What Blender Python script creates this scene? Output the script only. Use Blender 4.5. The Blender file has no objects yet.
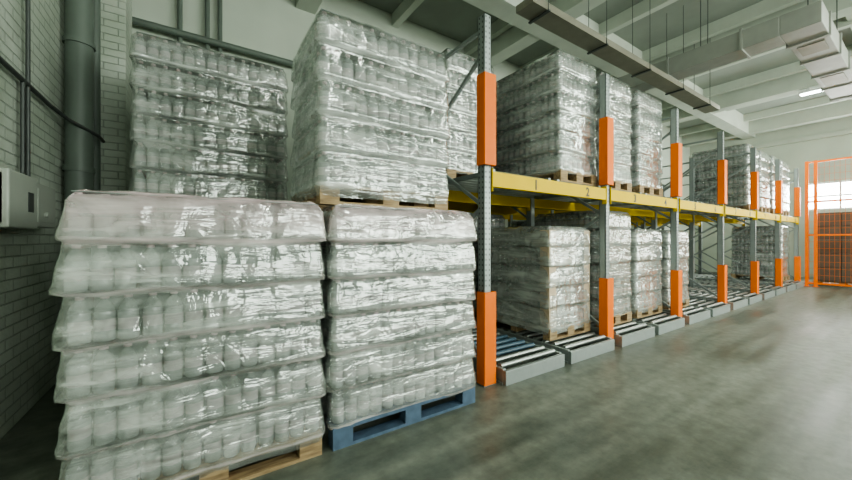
import bpy, math, random
from mathutils import Vector, noise
random.seed(7)
scn = bpy.context.scene
try:
    scn.view_settings.view_transform='AgX'; scn.view_settings.look='AgX - Medium High Contrast'
except Exception: pass

# ------------------------------------------------------------ mesh helper
class MB:
    def __init__(s): s.v=[]; s.f=[]; s.m=[]; s.sm=[]
    def add(s, vs, fs, m=0, smooth=False):
        b=len(s.v); s.v+= [tuple(v) for v in vs]
        for f in fs: s.f.append(tuple(i+b for i in f)); s.m.append(m); s.sm.append(smooth)
    def box(s,x0,x1,y0,y1,z0,z1,m=0):
        vs=[(x0,y0,z0),(x1,y0,z0),(x1,y1,z0),(x0,y1,z0),(x0,y0,z1),(x1,y0,z1),(x1,y1,z1),(x0,y1,z1)]
        s.add(vs,[(0,3,2,1),(4,5,6,7),(0,1,5,4),(1,2,6,5),(2,3,7,6),(3,0,4,7)],m)
    def bar(s,p0,p1,w,h,m=0):
        p0=Vector(p0);p1=Vector(p1);d=(p1-p0).normalized()
        up=Vector((0,0,1)) if abs(d.z)<.95 else Vector((1,0,0))
        a=d.cross(up).normalized()*w/2; b=a.cross(d).normalized()*h/2
        vs=[p0-a-b,p0+a-b,p0+a+b,p0-a+b,p1-a-b,p1+a-b,p1+a+b,p1-a+b]
        s.add(vs,[(0,3,2,1),(4,5,6,7),(0,1,5,4),(1,2,6,5),(2,3,7,6),(3,0,4,7)],m)
    def cyl(s,p0,p1,r,n=10,m=0,caps=True):
        p0=Vector(p0);p1=Vector(p1);d=(p1-p0).normalized()
        up=Vector((0,0,1)) if abs(d.z)<.95 else Vector((1,0,0))
        a=d.cross(up).normalized(); b=a.cross(d).normalized()
        vs=[]
        for p in (p0,p1):
            for i in range(n):
                t=2*math.pi*i/n; vs.append(p+a*math.cos(t)*r+b*math.sin(t)*r)
        s.add(vs,[(i,(i+1)%n,n+(i+1)%n,n+i) for i in range(n)],m,True)
        if caps: s.add(vs,[tuple(range(n))[::-1],tuple(range(n,2*n))],m)
    def lathe(s,cx,cy,cz,prof,n,mats):
        vs=[]
        for (r,z) in prof:
            for i in range(n):
                t=2*math.pi*i/n; vs.append((cx+r*math.cos(t),cy+r*math.sin(t),cz+z))
        b=len(s.v); s.v+=vs
        for j in range(len(prof)-1):
            for i in range(n):
                s.f.append((b+j*n+i,b+j*n+(i+1)%n,b+(j+1)*n+(i+1)%n,b+(j+1)*n+i)); s.m.append(mats[j]); s.sm.append(True)
        s.f.append(tuple(b+(len(prof)-1)*n+i for i in range(n))); s.m.append(mats[-1]); s.sm.append(False)
    def mesh(s,name,mats):
        me=bpy.data.meshes.new(name); me.from_pydata(s.v,[],s.f)
        for m in mats: me.materials.append(m)
        me.polygons.foreach_set('material_index',s.m)
        me.polygons.foreach_set('use_smooth',s.sm)
        me.update(); return me
    def obj(s,name,mats,parent=None,bevel=0):
        return mkobj(name,s.mesh(name,mats),parent,bevel)
def mkobj(name,me,parent=None,bevel=0,loc=None):
    o=bpy.data.objects.new(name,me); scn.collection.objects.link(o)
    if parent: o.parent=parent
    if loc: o.location=loc
    if bevel:
        b=o.modifiers.new('bevel','BEVEL'); b.width=bevel; b.segments=2; b.limit_method='ANGLE'
    return o
def empty(name,loc=(0,0,0),rz=0):
    o=bpy.data.objects.new(name,None); scn.collection.objects.link(o); o.location=loc; o.rotation_euler=(0,0,rz)
    o.empty_display_size=.2; return o

# ------------------------------------------------------------ materials
def newmat(name):
    m=bpy.data.materials.new(name); m.use_nodes=True; nt=m.node_tree
    return m,nt,nt.nodes['Principled BSDF'],nt.nodes['Material Output']
def N(nt,t,**k):
    n=nt.nodes.new(t)
    for a,b in k.items(): setattr(n,a,b)
    return n
def simple(name,col,rough=.5,metal=0,var=.12,scale=8,bump=0,spec=.5,alpha=1):
    m,nt,p,o=newmat(name)
    tc=N(nt,'ShaderNodeTexCoord'); nz=N(nt,'ShaderNodeTexNoise'); nz.inputs['Scale'].default_value=scale; nz.inputs['Detail'].default_value=6
    nt.links.new(tc.outputs['Object'],nz.inputs['Vector'])
    r=N(nt,'ShaderNodeMix',data_type='RGBA')
    r.inputs[6].default_value=(*[c*(1-var) for c in col],1); r.inputs[7].default_value=(*[min(1,c*(1+var)) for c in col],1)
    nt.links.new(nz.outputs['Fac'],r.inputs[0]); nt.links.new(r.outputs[2],p.inputs['Base Color'])
    p.inputs['Roughness'].default_value=rough; p.inputs['Metallic'].default_value=metal
    p.inputs['Specular IOR Level'].default_value=spec; p.inputs['Alpha'].default_value=alpha
    if bump:
        b=N(nt,'ShaderNodeBump'); b.inputs['Strength'].default_value=bump; b.inputs['Distance'].default_value=.02
        nt.links.new(nz.outputs['Fac'],b.inputs['Height']); nt.links.new(b.outputs[0],p.inputs['Normal'])
    return m
def brick(name,c1,c2,mortar,stain):
    m,nt,p,o=newmat(name); L=nt.links.new
    g=N(nt,'ShaderNodeNewGeometry'); sx=N(nt,'ShaderNodeSeparateXYZ'); L(g.outputs['Position'],sx.inputs[0])
    ad=N(nt,'ShaderNodeMath',operation='ADD'); L(sx.outputs[0],ad.inputs[0]); L(sx.outputs[1],ad.inputs[1])
    cb=N(nt,'ShaderNodeCombineXYZ'); L(ad.outputs[0],cb.inputs[0]); L(sx.outputs[2],cb.inputs[1])
    bt=N(nt,'ShaderNodeTexBrick'); L(cb.outputs[0],bt.inputs['Vector'])
    bt.inputs['Color1'].default_value=(*c1,1); bt.inputs['Color2'].default_value=(*c2,1); bt.inputs['Mortar'].default_value=(*mortar,1)
    bt.inputs['Scale'].default_value=1; bt.inputs['Brick Width'].default_value=.26; bt.inputs['Row Height'].default_value=.085
    bt.inputs['Mortar Size'].default_value=.008; bt.inputs['Mortar Smooth'].default_value=.6
    nz=N(nt,'ShaderNodeTexNoise'); nz.inputs['Scale'].default_value=1.6; nz.inputs['Detail'].default_value=8; L(g.outputs['Position'],nz.inputs['Vector'])
    cr=N(nt,'ShaderNodeValToRGB'); cr.color_ramp.elements[0].position=.35; cr.color_ramp.elements[1].position=.65
    cr.color_ramp.elements[0].color=(*stain,1); cr.color_ramp.elements[1].color=(1,1,1,1); L(nz.outputs['Fac'],cr.inputs[0])
    mx=N(nt,'ShaderNodeMix',data_type='RGBA',blend_type='MULTIPLY'); mx.inputs[0].default_value=.8
    L(bt.outputs['Color'],mx.inputs[6]); L(cr.outputs[0],mx.inputs[7]); L(mx.outputs[2],p.inputs['Base Color'])
    b=N(nt,'ShaderNodeBump'); b.inputs['Strength'].default_value=.8; b.inputs['Distance'].default_value=.012; b.invert=True
    L(bt.outputs['Fac'],b.inputs['Height'])
    nz2=N(nt,'ShaderNodeTexNoise'); nz2.inputs['Scale'].default_value=30; L(g.outputs['Position'],nz2.inputs['Vector'])
    b2=N(nt,'ShaderNodeBump'); b2.inputs['Strength'].default_value=.4; b2.inputs['Distance'].default_value=.01
    L(nz2.outputs['Fac'],b2.inputs['Height']); L(b.outputs[0],b2.inputs['Normal']); L(b2.outputs[0],p.inputs['Normal'])
    p.inputs['Roughness'].default_value=.45
    return m
M_brick=brick('painted_brick',(.64,.69,.61),(.59,.64,.56),(.46,.50,.44),(.58,.62,.56))
M_plaster=simple('plaster',(.52,.57,.49),.8,var=.15,scale=1.2)
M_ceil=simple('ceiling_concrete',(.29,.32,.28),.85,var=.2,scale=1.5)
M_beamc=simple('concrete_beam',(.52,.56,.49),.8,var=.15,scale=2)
M_steel=simple('galvanised_steel',(.31,.345,.335),.45,.4,var=.12,scale=14)
M_dsteel=simple('dark_steel',(.09,.10,.095),.5,.4)
M_roller=simple('roller_steel',(.40,.43,.41),.35,.8)
M_brollr=simple('blue_roller',(.06,.11,.15),.35)
M_hole=simple('slot_dark',(.03,.03,.03),.8)
M_orange=simple('orange_paint',(.86,.18,.01),.5,var=.08,scale=5,spec=.3)
M_yellow=simple('yellow_paint',(.74,.51,.01),.6,var=.08,scale=5,spec=.25)
M_black=simple('black_paint',(.02,.02,.02),.5)
M_bluep=simple('blue_pallet_wood',(.075,.12,.18),.7,var=.5,scale=12,bump=.3)
M_duct=simple('duct_sheet',(.36,.37,.34),.5,.5,var=.15,scale=6)
M_tray=simple('tray_metal',(.26,.25,.20),.5,.5,var=.2,scale=6)
M_card=simple('cardboard',(.58,.47,.34),.75,var=.12,scale=5)
M_box=simple('control_box_paint',(.38,.41,.36),.45,var=.06)
M_pipe=simple('pipe_paint',(.13,.16,.135),.5,var=.2,scale=4)
M_white=simple('white_plastic',(.75,.77,.75),.4)

def wood():
    m,nt,p,o=newmat('pallet_wood'); L=nt.links.new
    tc=N(nt,'ShaderNodeTexCoord'); mp=N(nt,'ShaderNodeMapping'); mp.inputs['Scale'].default_value=(3,22,22)
    nz=N(nt,'ShaderNodeTexNoise'); nz.inputs['Scale'].default_value=2; nz.inputs['Detail'].default_value=8
    L(tc.outputs['Object'],mp.inputs[0]); L(mp.outputs[0],nz.inputs['Vector'])
    cr=N(nt,'ShaderNodeValToRGB'); cr.color_ramp.elements[0].color=(.18,.12,.06,1); cr.color_ramp.elements[1].color=(.44,.32,.18,1)
    cr.color_ramp.elements[0].position=.3; cr.color_ramp.elements[1].position=.7
    L(nz.outputs['Fac'],cr.inputs[0]); L(cr.outputs[0],p.inputs['Base Color']); p.inputs['Roughness'].default_value=.75
    return m
M_wood=wood()

def floor_mat():
    m,nt,p,o=newmat('polished_concrete_floor'); L=nt.links.new
    g=N(nt,'ShaderNodeNewGeometry')
    n1=N(nt,'ShaderNodeTexNoise'); n1.inputs['Scale'].default_value=.9; n1.inputs['Detail'].default_value=11; n1.inputs['Roughness'].default_value=.68
    mp=N(nt,'ShaderNodeMapping'); mp.inputs['Scale'].default_value=(.55,1.3,1)
    L(g.outputs['Position'],mp.inputs[0]); L(mp.outputs[0],n1.inputs['Vector'])
    n2=N(nt,'ShaderNodeTexNoise'); n2.inputs['Scale'].default_value=9; n2.inputs['Detail'].default_value=9; n2.inputs['Roughness'].default_value=.65; L(g.outputs['Position'],n2.inputs['Vector'])
    mp3=N(nt,'ShaderNodeMapping'); mp3.inputs['Scale'].default_value=(.25,5,1); mp3.inputs['Rotation'].default_value=(0,0,.06)
    n3=N(nt,'ShaderNodeTexNoise'); n3.inputs['Scale'].default_value=1; n3.inputs['Detail'].default_value=6; L(g.outputs['Position'],mp3.inputs[0]); L(mp3.outputs[0],n3.inputs['Vector'])
    av=N(nt,'ShaderNodeMath',operation='MULTIPLY_ADD'); av.inputs[1].default_value=.45; L(n3.outputs['Fac'],av.inputs[0])
    sc=N(nt,'ShaderNodeMath',operation='MULTIPLY'); sc.inputs[1].default_value=.55; L(n1.outputs['Fac'],sc.inputs[0]); L(sc.outputs[0],av.inputs[2])
    cr=N(nt,'ShaderNodeValToRGB'); e=cr.color_ramp.elements
    e[0].position=.40; e[0].color=(.080,.094,.075,1); e[1].position=.60; e[1].color=(.205,.222,.182,1)
    L(av.outputs[0],cr.inputs[0])
    mx=N(nt,'ShaderNodeMix',data_type='RGBA',blend_type='OVERLAY'); mx.inputs[0].default_value=.7
    L(cr.outputs[0],mx.inputs[6]); L(n2.outputs['Fac'],mx.inputs[7]); L(mx.outputs[2],p.inputs['Base Color'])
    r=N(nt,'ShaderNodeMapRange'); r.inputs[1].default_value=.4; r.inputs[2].default_value=.6; r.inputs[3].default_value=.30; r.inputs[4].default_value=.58; L(av.outputs[0],r.inputs[0]); L(r.outputs[0],p.inputs['Roughness'])
    b=N(nt,'ShaderNodeBump'); b.inputs['Strength'].default_value=.15; b.inputs['Distance'].default_value=.01; L(n2.outputs['Fac'],b.inputs['Height']); L(b.outputs[0],p.inputs['Normal'])
    return m
M_floor=floor_mat()

M_bottle=simple('bottle_plastic',(.50,.55,.53),.06,var=.15,scale=30,spec=1,alpha=.52)
M_shoulder=simple('bottle_clear_shoulder',(.46,.52,.49),.05,var=.2,scale=40,spec=1,alpha=.38)
M_label=simple('bottle_label',(.62,.59,.59),.2,var=.12,scale=24,alpha=.68)
M_cap=simple('bottle_cap',(.62,.50,.52),.4)
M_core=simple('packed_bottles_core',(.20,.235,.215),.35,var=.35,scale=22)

def film(name,lh,z0,base_op,tint=(.80,.84,.79),seam=.35,pink=0,ztop=9,rng=.35,rough=.2,gl=2.2,b2s=.45):
    m,nt,p,o=newmat(name); L=nt.links.new
    tc=N(nt,'ShaderNodeTexCoord'); sx=N(nt,'ShaderNodeSeparateXYZ'); L(tc.outputs['Object'],sx.inputs[0])
    a=N(nt,'ShaderNodeMath',operation='SUBTRACT'); a.inputs[1].default_value=z0; L(sx.outputs[2],a.inputs[0])
    nzs=N(nt,'ShaderNodeTexNoise'); nzs.inputs['Scale'].default_value=3; L(tc.outputs['Object'],nzs.inputs['Vector'])
    ma=N(nt,'ShaderNodeMath',operation='MULTIPLY_ADD'); ma.inputs[1].default_value=.05; L(nzs.outputs['Fac'],ma.inputs[0]); L(a.outputs[0],ma.inputs[2])
    a2=N(nt,'ShaderNodeMath',operation='SUBTRACT'); a2.inputs[1].default_value=.025; L(ma.outputs[0],a2.inputs[0])
    d=N(nt,'ShaderNodeMath',operation='DIVIDE'); d.inputs[1].default_value=lh; L(a2.outputs[0],d.inputs[0])
    pp=N(nt,'ShaderNodeMath',operation='PINGPONG'); pp.inputs[1].default_value=.5; L(d.outputs[0],pp.inputs[0])
    sm=N(nt,'ShaderNodeMapRange'); sm.inputs[1].default_value=0; sm.inputs[2].default_value=.1; sm.inputs[3].default_value=1; sm.inputs[4].default_value=0
    L(pp.outputs[0],sm.inputs[0])
    mp=N(nt,'ShaderNodeMapping'); mp.inputs['Scale'].default_value=(1.6,1.6,13); mp.inputs['Rotation'].default_value=(.12,.16,0)
    L(tc.outputs['Object'],mp.inputs[0])
    n1=N(nt,'ShaderNodeTexNoise'); n1.inputs['Scale'].default_value=1.2; n1.inputs['Detail'].default_value=4; n1.inputs['Distortion'].default_value=.7; L(mp.outputs[0],n1.inputs['Vector'])
    n2=N(nt,'ShaderNodeTexNoise'); n2.inputs['Scale'].default_value=4.5; n2.inputs['Detail'].default_value=3; n2.inputs['Distortion'].default_value=1.2; L(tc.outputs['Object'],n2.inputs['Vector'])
    r1=N(nt,'ShaderNodeMapRange'); r1.inputs[1].default_value=.48; r1.inputs[2].default_value=.75; r1.inputs[3].default_value=base_op-.05; r1.inputs[4].default_value=base_op+rng
    L(n1.outputs['Fac'],r1.inputs[0])
    m1=N(nt,'ShaderNodeMath',operation='MULTIPLY_ADD'); m1.inputs[1].default_value=seam; L(sm.outputs[0],m1.inputs[0]); L(r1.outputs[0],m1.inputs[2])
    r2=N(nt,'ShaderNodeMapRange'); r2.inputs[1].default_value=.35; r2.inputs[2].default_value=.7; r2.inputs[3].default_value=-.08; r2.inputs[4].default_value=.12; L(n2.outputs['Fac'],r2.inputs[0])
    m2=N(nt,'ShaderNodeMath',operation='ADD'); L(m1.outputs[0],m2.inputs[0]); L(r2.outputs[0],m2.inputs[1])
    tz=N(nt,'ShaderNodeMapRange'); tz.inputs[1].default_value=ztop-.30; tz.inputs[2].default_value=ztop-.12; tz.inputs[3].default_value=0; tz.inputs[4].default_value=pink
    L(sx.outputs[2],tz.inputs[0])
    m3=N(nt,'ShaderNodeMath',operation='MULTIPLY_ADD',use_clamp=True); m3.inputs[1].default_value=.3; L(tz.outputs[0],m3.inputs[0]); L(m2.outputs[0],m3.inputs[2])
    L(m3.outputs[0],p.inputs['Alpha'])
    sp=N(nt,'ShaderNodeMath',operation='MULTIPLY_ADD',use_clamp=True); sp.inputs[1].default_value=pink*.6; L(sm.outputs[0],sp.inputs[0]); L(tz.outputs[0],sp.inputs[2])
    mt=N(nt,'ShaderNodeMix',data_type='RGBA'); mt.inputs[6].default_value=(*tint,1); mt.inputs[7].default_value=(.82,.65,.67,1)
    L(sp.outputs[0],mt.inputs[0]); L(mt.outputs[2],p.inputs['Base Color'])
    p.inputs['Roughness'].default_value=rough+.1; p.inputs['Specular IOR Level'].default_value=.5
    b1=N(nt,'ShaderNodeBump'); b1.inputs['Strength'].default_value=.65; b1.inputs['Distance'].default_value=.02; L(n1.outputs['Fac'],b1.inputs['Height'])
    b2=N(nt,'ShaderNodeBump'); b2.inputs['Strength'].default_value=b2s; b2.inputs['Distance'].default_value=.03; L(n2.outputs['Fac'],b2.inputs['Height']); L(b1.outputs[0],b2.inputs['Normal'])
    L(b2.outputs[0],p.inputs['Normal'])
    gb=N(nt,'ShaderNodeBsdfGlossy'); gb.inputs['Roughness'].default_value=rough*.6; gb.inputs['Color'].default_value=(.96,1,.96,1); L(b2.outputs[0],gb.inputs['Normal'])
    fr=N(nt,'ShaderNodeFresnel'); fr.inputs['IOR'].default_value=1.5; L(b2.outputs[0],fr.inputs['Normal'])
    fm=N(nt,'ShaderNodeMath',operation='MULTIPLY',use_clamp=True); fm.inputs[1].default_value=gl; L(fr.outputs[0],fm.inputs[0])
    fc=N(nt,'ShaderNodeMath',operation='MINIMUM'); fc.inputs[1].default_value=.6; L(fm.outputs[0],fc.inputs[0])
    ms=N(nt,'ShaderNodeMixShader'); L(fc.outputs[0],ms.inputs[0]); L(p.outputs[0],ms.inputs[1]); L(gb.outputs[0],ms.inputs[2]); L(ms.outputs[0],o.inputs['Surface'])
    return m
PH=.144; LH=.25
M_filmF=film('stretch_film',LH,PH,.16,seam=.42,pink=.85,ztop=PH+6*LH,gl=3.4,rough=.14)
M_filmR=film('stretch_film_plain',LH,PH,.16,seam=.3,gl=3.4,rough=.14)
M_filmH=film('stretch_film_heavy',LH,PH,.40,seam=.05,rough=.13,gl=3.6,b2s=.8)

# ------------------------------------------------------------ pallet stacks
def pallet_mesh(w,d,mat):
    b=MB(); n=7
    bw=.1 if w>1 else .09
    for i in range(n):
        y=-d/2+(d-bw)*i/(n-1); b.box(-w/2,w/2,y,y+bw,.122,.144)
    for x in (-w/2,-.07,w/2-.14):
        b.box(x,x+.14,-d/2,d/2,.1,.122)
        for y in (-d/2,-.05,d/2-.1): b.box(x,x+.14,y,y+.1,.022,.1)
    for y in (-d/2,-.05,d/2-.1): b.box(-w/2,w/2,y,y+.1,0,.022)
    return b.mesh('pallet',[mat])
R=.0445
prof=[(.034,0),(R,.010),(R,.055),(R-.0015,.060),(R-.0015,.115),(R,.120),(R,.135),(R-.002,.152),(.037,.172),(.027,.192),(.016,.206),(.0135,.214),(.017,.215),(.017,.232)]
pm=[4,0,0,1,0,0,0,4,4,4,4,2,2,2]
def bottles_mesh(w,d,L,jit,seed):
    b=MB(); nx=int(w/(2*R+.003)); ny=int(d/(2*R+.003)); rd=random.Random(seed)
    for l in range(L):
        jx,jy=jit[l]; z=PH+l*LH+.002
        for i in range(nx):
            for j in range(ny):
                if i in(0,nx-1) or j in(0,ny-1):
                    x=-w/2+R+(w-2*R)*i/(nx-1); y=-d/2+R+(d-2*R)*j/(ny-1)
                    if j in (0,ny-1): x+=(-.0025,0,.0025)[i%3]*-1
                    b.lathe(x+jx,y+jy+rd.uniform(-.003,.003),z,prof,12,pm)
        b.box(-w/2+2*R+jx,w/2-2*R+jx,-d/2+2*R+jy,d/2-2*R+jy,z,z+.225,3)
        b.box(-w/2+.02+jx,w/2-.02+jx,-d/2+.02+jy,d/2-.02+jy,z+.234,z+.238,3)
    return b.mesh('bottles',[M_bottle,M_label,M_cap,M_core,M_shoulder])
def film_mesh(w,d,L,jit,amp,seed,mat,step=.026,rows=10,skirt=.035):
    hw,hd,cr=w/2+.016,d/2+.016,.045
    pts=[];nor=[];cor=[]
    def seg(x0,y0,x1,y1,nx,ny):
        ln=math.hypot(x1-x0,y1-y0); n=max(2,int(ln/step))
        for i in range(n):
            t=i/n; pts.append((x0+(x1-x0)*t,y0+(y1-y0)*t)); nor.append((nx,ny)); cor.append(max(0,1-min(t,1-t)*ln/.22))
    def arc(cx,cy,a0):
        for i in range(5):
            a=a0+math.pi/2*i/5; pts.append((cx+cr*math.cos(a),cy+cr*math.sin(a))); nor.append((math.cos(a),math.sin(a))); cor.append(1)
    seg(-hw+cr,-hd,hw-cr,-hd,0,-1); arc(hw-cr,-hd+cr,-math.pi/2)
    seg(hw,-hd+cr,hw,hd-cr,1,0); arc(hw-cr,hd-cr,0)
    seg(hw-cr,hd,-hw+cr,hd,0,1); arc(-hw+cr,hd-cr,math.pi/2)
    seg(-hw,hd-cr,-hw,-hd+cr,-1,0); arc(-hw+cr,-hd+cr,math.pi)
    n=len(pts); vs=[]
    def ring(z,base,l,zz):
        jx,jy=jit[min(l,L-1)]
        for i in range(n):
            x,y=pts[i];nx,ny=nor[i]
            q=Vector((x*2.3+seed*7,y*2.3,z*2.3)); q2=Vector((x*11,y*11+seed*5,z*16))
            s=x if abs(ny)>.5 else y
            g=abs(math.sin(math.pi*s/(3*(2*R+.003))))
            off=base*(1+.35*cor[i])+ amp*(.011*noise.noise(q)+.007*noise.noise(q2)) - amp*.006*(1-g)**3
            dz=zz*.022*noise.noise(Vector((x*3+l*9,y*3+seed,0)))
            vs.append((x+nx*off+jx,y+ny*off+jy,z+dz))
    cnt=0
    ring(PH-skirt,-.004,0,.4); cnt+=1
    for l in range(L):
        for k in range(rows):
            t=k/(rows-1)*.965
            base=amp*(.017-.027*t) if t>.05 else amp*.013
            z=PH+(l+t)*LH
            if l==L-1 and t>.75: base-= (t-.75)**1.4*.22
            ring(z,base,l,1 if (k in(0,rows-1) and l<L-1 or (k==0)) else .3); cnt+=1
    fs=[]
    for j in range(cnt-1):
        for i in range(n): fs.append((j*n+i,j*n+(i+1)%n,(j+1)*n+(i+1)%n,(j+1)*n+i))
    last=[vs[(cnt-1)*n+i] for i in range(n)]
    ztop=PH+L*LH
    for q,s in enumerate((.95,.88,.7,.5,.3,.1)):
        for i in range(n):
            x,y,z=last[i]; x2=x*s;y2=y*s
            vs.append((x2,y2,ztop+.004+.012*noise.noise(Vector((x2*8+seed,y2*8,3)))))
        b0=(cnt-1+q)*n; b1=b0+n
        for i in range(n): fs.append((b0+i,b0+(i+1)%n,b1+(i+1)%n,b1+i))
    fs.append(tuple((cnt+5)*n+i for i in range(n)))
    m=MB(); m.add(vs,fs,0,True)
    return m.mesh('stretch_film',[mat])
def kit(w,d,L,amp,seed,pm_,fm,pw,pd,skirt=.035):
    rd=random.Random(seed); jit=[(rd.uniform(-.007,.007)*amp,rd.uniform(-.007,.007)*amp) for _ in range(L)]
    return dict(p=pallet_mesh(pw,pd,pm_),b=bottles_mesh(w,d,L,jit,seed),f=film_mesh(w,d,L,jit,amp,seed,fm,skirt=skirt))
def place(k,x,y,z,rz=0,name='bottled_water_pallet'):
    e=empty(name,(x,y,z),rz)
    for nm,key in (('pallet','p'),('bottles','b'),('stretch_film','f')): mkobj(nm,k[key],e)
    return e
k1=kit(1.20,.78,6,1.1,1,M_wood,M_filmF,1.2,.8,.06)
k2=kit(1.24,.78,6,1.1,2,M_bluep,M_filmF,1.25,.82)
kB=kit(1.12,.76,5,.9,3,M_wood,M_filmR,1.12,.78,.09)
kA=kit(1.30,.80,6,.8,4,M_wood,M_filmR,1.3,.8)
kR=[kit(.78,1.14,6,.6,5+i,M_wood,M_filmR,.8,1.18) for i in range(2)]
kL=kit(.84,1.10,5,.6,9,M_wood,M_filmH,.86,1.14,.08)
kS=kit(.78,1.14,4,.5,10,M_wood,M_filmR,.8,1.18)
place(k1,.085,2.65,0)
place(k2,1.38,2.65,0)
top=PH+6*LH+.02
place(kB,1.28,2.80,top-.01)
place(kA,.16,4.45,0); place(kA,.18,4.45,top)

# ------------------------------------------------------------ flow rack
rack=empty('pallet_flow_rack',(0,0,0))
PX=[2.348+2.151*i for i in range(7)]
YR=[2.49,3.70,4.90,6.10]; HT=3.58
b=MB()
for x in PX:
    for yi,y in enumerate(YR):
        b.box(x-.045,x+.045,y-.045,y-.038,0.01,HT); b.box(x-.045,x-.038,y-.045,y+.045,0.01,HT); b.box(x+.038,x+.045,y-.045,y+.045,0.01,HT)
        b.box(x-.045,x-.02,y+.038,y+.045,0.01,HT); b.box(x+.02,x+.045,y+.038,y+.045,0.01,HT)
        b.box(x-.07,x+.07,y-.07,y+.07,0,.01)
        if yi==0:
            z=.95
            while z<HT-.03:
                for dx in(-.022,.022): b.box(x+dx-.005,x+dx+.005,y-.0465,y-.045,z,z+.018,1)
                z+=.05
        if x==PX[0]:
            z=.1
            while z<HT-.03:
                for dy in(-.022,.022): b.box(x-.0465,x-.045,y+dy-.005,y+dy+.005,z,z+.018,1)
                z+=.05
b.obj('uprights',[M_steel,M_hole],rack)
b=MB()
for x in PX:
    for a,c in zip(YR[:-1],YR[1:]):
        z=.25; s=0
        while z+.75<HT:
            y0,y1=(a+.04,c-.04) if s==0 else (c-.04,a+.04)
            b.bar((x,y0,z),(x,y1,z+.72),.03,.035); z+=.75; s=1-s
        for z in(.2,HT-.12): b.bar((x,a+.04,z),(x,c-.04,z),.03,.035)
b.obj('frame_bracing',[M_steel],rack)
b=MB()
for x in PX:
    for z0,z1 in((0.012,.90),(2.12,3.0)):
        y=2.49
        b.box(x-.075,x+.075,y-.085,y-.068,z0,z1); b.box(x-.075,x-.06,y-.068,y+.03,z0,z1); b.box(x+.06,x+.075,y-.068,y+.03,z0,z1)
b.obj('post_guards',[M_orange],rack,.004)
b=MB()
for i in range(6):
    x0,x1=PX[i]+.046,PX[i+1]-.046
    for r,y in enumerate(YR):
        yy=y-.03 if r==0 else y
        b.box(x0,x1,yy-.025,yy+.025,1.92,2.07)
        b.box(x0,x0+.012,yy-.035,yy+.03,1.87,2.10); b.box(x1-.012,x1,yy-.035,yy+.03,1.87,2.10)
b.obj('load_beams',[M_yellow],rack,.006)
b=MB(); rl=MB(); bl=MB()
lanes=[]
for i in range(6):
    for k in (0,1):
        xc=PX[i]+2.151*(.27 if k==0 else .755); lanes.append(xc)
        for lev,zb in((0,.02),(1,2.062)):
            hh=.13 if lev==0 else .05
            y0=2.36 if lev==0 else 2.50
            for sx in(-.46,.42):
                b.box(xc+sx,xc+sx+.04,y0,6.1,zb,zb+hh)
                if lev==0:
                    b.box(xc+sx-.01,xc+sx+.05,y0,6.1,zb-.02,zb)
            zr=(.15 if lev==0 else 2.09)
            y=y0+.08
            while y<6.0:
                (bl if (lev==0 and 2.6<y<3.2 and i==0 and k==0) else rl).cyl((xc-.42,y,zr),(xc+.42,y,zr),.028,8); y+=.14
            if lev==0: b.box(xc-.46,xc+.46,y0-.04,y0,0,.14)
b.obj('lane_rails',[M_steel],rack,.004); rl.obj('lane_rollers',[M_roller],rack); bl.obj('brake_rollers',[M_brollr],rack)
for i in range(12):
    cu=bpy.data.curves.new('lane_number','FONT'); cu.body=str(i+1); cu.size=.15; cu.offset=.004; cu.extrude=.001; cu.align_x='CENTER'; cu.materials.append(M_black)
    o=bpy.data.objects.new('lane_number',cu); scn.collection.objects.link(o); o.parent=rack
    o.location=(lanes[i]+(.12 if i%2==0 else .05),2.4335,1.942); o.rotation_euler=(math.pi/2,0,0)
ZL=.179; ZU=2.119
def rk(lane,y,z,k,h=None): return place(k,lanes[lane],y,z)
rk(0,3.92,ZU,kR[0])
place(kR[1],4.09,3.17,ZU)
rk(2,3.2,ZU,kR[0]); rk(3,3.2,ZU,kR[1])
rk(1,4.75,ZU,kR[0]); rk(2,4.75,ZU,kR[1])
rk(8,3.2,ZU,kR[0]); rk(9,3.2,ZU,kR[1]); rk(10,3.2,ZU,kR[0]); rk(11,3.2,ZU,kR[1])
rk(7,5.2,ZU,kS)
def cornerboards(e,w,d,h):
    b=MB(); t=.004; L=.13
    for sx in(-1,1):
        for sy in(-1,1):
            x=sx*(w/2+.008); y=sy*(d/2+.008)
            b.box(min(x,x-sx*L),max(x,x-sx*L),min(y,y+sy*t),max(y,y+sy*t),PH,h)
            b.box(min(x,x+sx*t),max(x,x+sx*t),min(y,y-sy*L),max(y,y-sy*L),PH,h)
    b.obj('cardboard_corner_boards',[M_card],e)
e=place(kL,3.98,3.2,ZL); cornerboards(e,.84,1.10,PH+5*LH-.05)
rk(2,3.2,ZL,kR[1]); rk(3,3.2,ZL,kL)
rk(4,3.2,ZL,kL); rk(11,3.2,ZL,kR[0]); rk(1,4.7,ZL,kR[1]); rk(0,5.2,ZL,kR[0])
rk(3,4.7,ZL,kR[0]); rk(9,5.2,ZL,kS)

# ------------------------------------------------------------ room
XL,XE,YB,YF,ZC=-1.14,19.0,6.5,-7.0,6.2
def slab(name,args,mat):
    b=MB(); b.box(*args); return b.obj(name,[mat])
slab('floor',(XL-.3,XE+.3,YF-.3,YB+.3,-.1,0),M_floor)
slab('wall_left',(XL-.3,XL,YF-.3,YB+.3,0,ZC),M_brick)
slab('wall_back',(XL,XE,YB,YB+.3,0,ZC),M_plaster)
def wall_holes(name,axis,c0,c1,a0,a1,holes,mat,zt=ZC):
    b=MB(); hs=sorted(holes); cur=a0
    def bx(u0,u1,z0,z1):
        if axis=='x': b.box(c0,c1,u0,u1,z0,z1)
        else: b.box(u0,u1,c0,c1,z0,z1)
    for (u0,u1,z0,z1) in hs:
        bx(cur,u0,0,zt); bx(u0,u1,0,z0); bx(u0,u1,z1,zt); cur=u1
    bx(cur,a1,0,zt); return b.obj(name,[mat])
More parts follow.
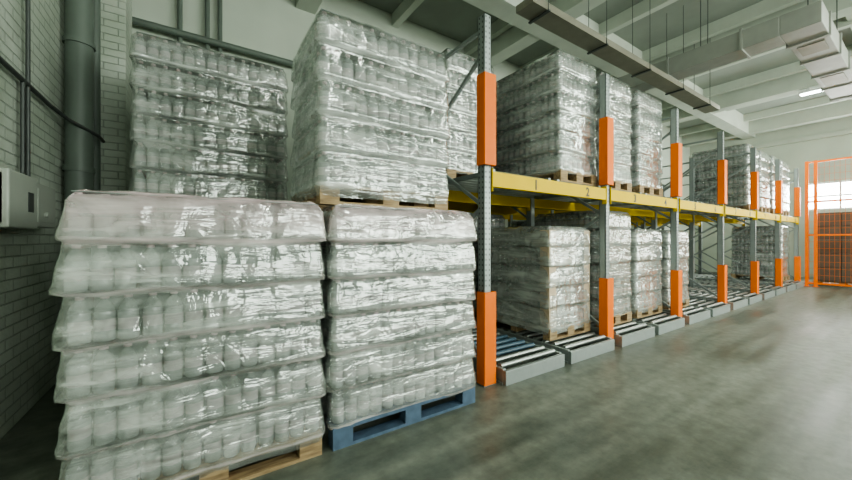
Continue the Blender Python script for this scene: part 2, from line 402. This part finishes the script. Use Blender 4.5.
def emis(name,col,s):
    m,nt,p,o=newmat(name); p.inputs['Emission Color'].default_value=(*col,1); p.inputs['Emission Strength'].default_value=s
    p.inputs['Base Color'].default_value=(*col,1); return m
M_day=emis('daylight_glass',(.93,1,.95),5.0)
M_dayE=emis('daylight_glass_end',(.95,1,.97),14.0)
M_tube=emis('fluorescent_tube',(.92,1,.95),20)
wn=[0]
def window(axis,c,u0,u1,z0,z1,nu,nz,mg=None):
    wn[0]+=1; e=empty('window_%d'%wn[0]); b=MB(); g=MB(); t=.05
    def bx(B,u0,u1,z0,z1,d):
        if axis=='x': B.box(c-d,c+d,u0,u1,z0,z1)
        else: B.box(u0,u1,c-d,c+d,z0,z1)
    for i in range(nu+1):
        u=u0+(u1-u0-t)*i/nu; bx(b,u,u+t,z0,z1,.04)
    for i in range(nz+1):
        z=z0+(z1-z0-t)*i/nz; bx(b,u0,u1,z,z+t,.035)
    bx(g,u0+.01,u1-.01,z0+.01,z1-.01,.01)
    b.obj('frame',[M_white],e); g.obj('glass',[mg or M_day],e)
wall_holes('wall_end','x',XE,XE+.3,YF,YB,[(-4.6,-1.4,2.5,3.5),(-.4,2.85,2.5,3.5)],M_plaster)
window('x',XE+.1,-4.6,-1.4,2.5,3.5,4,2,M_dayE); window('x',XE+.1,-.4,2.85,2.5,3.5,4,2,M_dayE)
fh=[(1+3.6*i,3.6+3.6*i,1.6,4.6) for i in range(5)]
wall_holes('wall_front','y',YF-.3,YF,XL,XE,fh,M_plaster)
for h in fh: window('y',YF-.1,h[0],h[1],h[2],h[3],4,3)
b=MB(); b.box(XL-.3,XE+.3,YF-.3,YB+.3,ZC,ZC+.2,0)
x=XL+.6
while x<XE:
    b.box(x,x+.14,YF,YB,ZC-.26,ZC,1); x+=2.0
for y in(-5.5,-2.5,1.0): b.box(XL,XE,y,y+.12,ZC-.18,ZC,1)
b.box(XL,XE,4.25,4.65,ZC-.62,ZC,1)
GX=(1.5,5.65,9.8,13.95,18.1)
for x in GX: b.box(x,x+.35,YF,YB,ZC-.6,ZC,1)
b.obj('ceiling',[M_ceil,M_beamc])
b=MB(); b.box(XE-.12,XE,YF,YB,5.1,5.25); b.obj('trim_1',[M_beamc])
b=MB(); b.box(XL,-.70,5.45,5.95,0,ZC); b.obj('brick_pillar',[M_brick],None,.01)
e=empty('utility_riser')
b=MB(); b.cyl((-1.0,4.95,0),(-1.0,4.95,ZC-.65),.11,20); b.cyl((-.93,5.22,0),(-.93,5.22,ZC-.65),.045,14)
for z in(.7,2.1,3.4,4.8):
    b.cyl((-1.0,4.95,z),(-1.0,4.95,z+.05),.125,20)
b.obj('riser_pipes',[M_pipe],e)
b=MB(); pth=[(-1.1,3.2,2.62),(-1.1,4.5,2.62),(-1.04,4.75,2.58),(-.86,4.95,2.5),(-.86,5.2,2.5)]
for p,q in zip(pth,pth[1:]): b.cyl(p,q,.018,8)
b.cyl((-1.1,3.9,1.85),(-1.1,3.9,2.62),.014,8); b.cyl((-1.1,4.0,1.85),(-1.1,4.0,5.5),.014,8)
b.obj('conduits',[M_dsteel],e)
e=empty('wall_control_box')
b=MB(); b.box(XL,XL+.13,3.3,4.27,1.50,1.84); b.box(XL,XL+.15,3.3,3.78,1.48,1.86); b.obj('housing',[M_box],e,.01)
b=MB(); b.box(XL+.13,XL+.135,3.85,4.2,1.54,1.80); b.cyl((XL+.135,4.0,1.6),(XL+.155,4.0,1.6),.02,12); b.obj('cover_and_knob',[M_box],e,.002)
b=MB(); b.box(XL+.15,XL+.153,3.6,3.7,1.6,1.74); b.obj('switch_panel',[M_dsteel],e)
b=MB()
for x in(.15,.32,-.2): b.cyl((x,6.4,0),(x,6.4,ZC-.65),.035,10)
b.cyl((-1.05,6.35,4.5),(3.0,6.35,4.5),.05,12)
b.obj('wall_pipes',[M_pipe])

e=empty('cable_tray')
b=MB(); y=3.1
b.box(3.65,10.4,y-.14,y+.14,4.5,4.505); b.box(3.65,10.4,y-.145,y-.14,4.5,4.60); b.box(3.65,10.4,y+.14,y+.145,4.5,4.60)
b.box(3.645,3.65,y-.145,y+.145,4.5,4.6)
b.obj('tray',[M_tray],e)
b=MB()
for i in range(5):
    x=3.95+1.45*i
    for dy in(-.15,.15): b.cyl((x,y+dy,4.48),(x,y+dy,ZC),.006,6)
    b.box(x-.02,x+.02,y-.17,y+.17,4.475,4.495)
b.obj('hangers',[M_dsteel],e)
e=empty('ventilation_duct')
b=MB(); z0,z1=4.66,4.98
b.box(7.75,8.2,1.45,6.5,z0,z1)
b.box(7.75,12.4,1.0,1.45,z0,z1)
b.obj('duct_body',[M_duct],e,.01)
b=MB()
y=1.9
while y<6.4: b.box(7.72,8.23,y,y+.035,z0-.025,z1+.025); y+=1.1
x=8.3
while x<12.4: b.box(x,x+.035,.975,1.475,z0-.025,z1+.025); x+=1.0
b.box(12.4,12.44,.975,1.475,z0-.025,z1+.025)
b.obj('duct_flanges',[M_duct],e)
b=MB()
for p in((7.8,2.5),(8.15,2.5),(7.8,5),(8.15,5)): b.cyl((p[0],p[1],z1),(p[0],p[1],ZC),.008,6)
for p in((9.5,1.05),(9.5,1.4),(11.8,1.05),(11.8,1.4)): b.cyl((p[0],p[1],z1),(p[0],p[1],ZC),.008,6)
b.obj('duct_hangers',[M_dsteel],e)
b=MB()
b.box(8.5,8.95,1.07,1.38,z0-.012,z0); b.box(10.45,11.1,1.07,1.38,z0-.012,z0)
b.obj('grilles',[M_tray],e)

# fluorescent lamps fixed under the girders
def lamp(x,y):
    e=empty('fluorescent_lamp',(x,y,ZC-.725),math.pi/2)
    b=MB(); b.box(-.65,.65,-.09,.09,0,.06); b.box(-.5,-.44,-.05,.05,.06,.12); b.box(.44,.5,-.05,.05,.06,.12); b.obj('housing',[M_white],e)
    b=MB()
    for dy in(-.045,.045): b.cyl((-.62,dy,-.02),(.62,dy,-.02),.016,8)
    b.obj('tubes',[M_tube],e)
for gx in GX:
    for y in (-4.0,-1.0): lamp(gx+.175,y)
lamp(13.95+.175,1.6)

# ------------------------------------------------------------ orange fence
fe=empty('orange_mesh_fence')
b=MB(); X=15.45
ys=[2.30,2.12,1.35,.2,-.95,-2.1,-3.25,-4.4,-5.5]
for y in ys:
    b.box(X-.035,X+.035,y-.035,y+.035,0,3.78); b.box(X-.07,X+.07,y-.07,y+.07,0,.01)
for z in(.1,1.55,2.55,3.74): b.box(X-.025,X+.025,-5.5,2.3,z-.025,z+.025)
b.obj('posts_and_rails',[M_orange],fe)
b=MB()
y=-5.45
while y<2.3: b.box(X-.002,X+.002,y-.0025,y+.0025,.1,3.74); y+=.10
z=.15
while z<3.74: b.box(X-.002,X+.002,-5.5,2.3,z-.0025,z+.0025); z+=.20
b.obj('wire_mesh',[M_orange],fe)
M_bcard=simple('brown_carton',(.13,.10,.075),.7,var=.2,scale=4)
for (cx,cy) in((16.6,1.7),(16.6,.4),(16.6,-.9)):
    e=empty('carton_pallet',(cx,cy,0))
    mkobj('pallet',kL['p'],e)
    b=MB()
    for l in range(5):
        for i in range(2):
            for j in range(2):
                x0=-.5+i*.5; y0=-.55+j*.55; b.box(x0+.005,x0+.495,y0+.005,y0+.545,PH+.42*l,PH+.42*l+.415)
    b.obj('cartons',[M_bcard],e,.01)

# ------------------------------------------------------------ lights
def area(name,loc,rot,sx,sy,p,col=(1,1,1)):
    l=bpy.data.lights.new(name,'AREA'); l.shape='RECTANGLE'; l.size=sx; l.size_y=sy; l.energy=p; l.color=col
    o=bpy.data.objects.new(name,l); scn.collection.objects.link(o); o.location=loc; o.rotation_euler=rot; return o
GC=(.93,1,.90)
for i,(h,pw) in enumerate(zip(fh,(125,225,255,270,270))):
    area('window_daylight',((h[0]+h[1])/2,YF+.05,3.1),(math.radians(90),0,0),2.5,2.9,pw,GC)
area('window_daylight',(XE-.05,1.2,3.0),(0,math.radians(90),0),.95,3.1,180,(.95,1,.97))
for x,pw in((1.675,35),(5.825,75),(9.975,75)):
    area('lamp_light',(x,-1.0,5.43),(0,0,math.pi/2),1.25,.15,pw,GC)
area('lamp_light',(14.125,1.6,5.43),(0,0,math.pi/2),1.25,.15,90,GC)
w=bpy.data.worlds.new('world'); scn.world=w; w.use_nodes=True
w.node_tree.nodes['Background'].inputs[0].default_value=(.7,.8,.78,1); w.node_tree.nodes['Background'].inputs[1].default_value=.4

# ------------------------------------------------------------ camera
c=bpy.data.cameras.new('camera'); co=bpy.data.objects.new('camera',c); scn.collection.objects.link(co)
c.sensor_width=36; c.lens=345/852*36; c.clip_start=.05
co.location=(0,0,1.4); co.rotation_euler=(math.radians(90),0,-math.atan2(.555,.832))
scn.camera=co
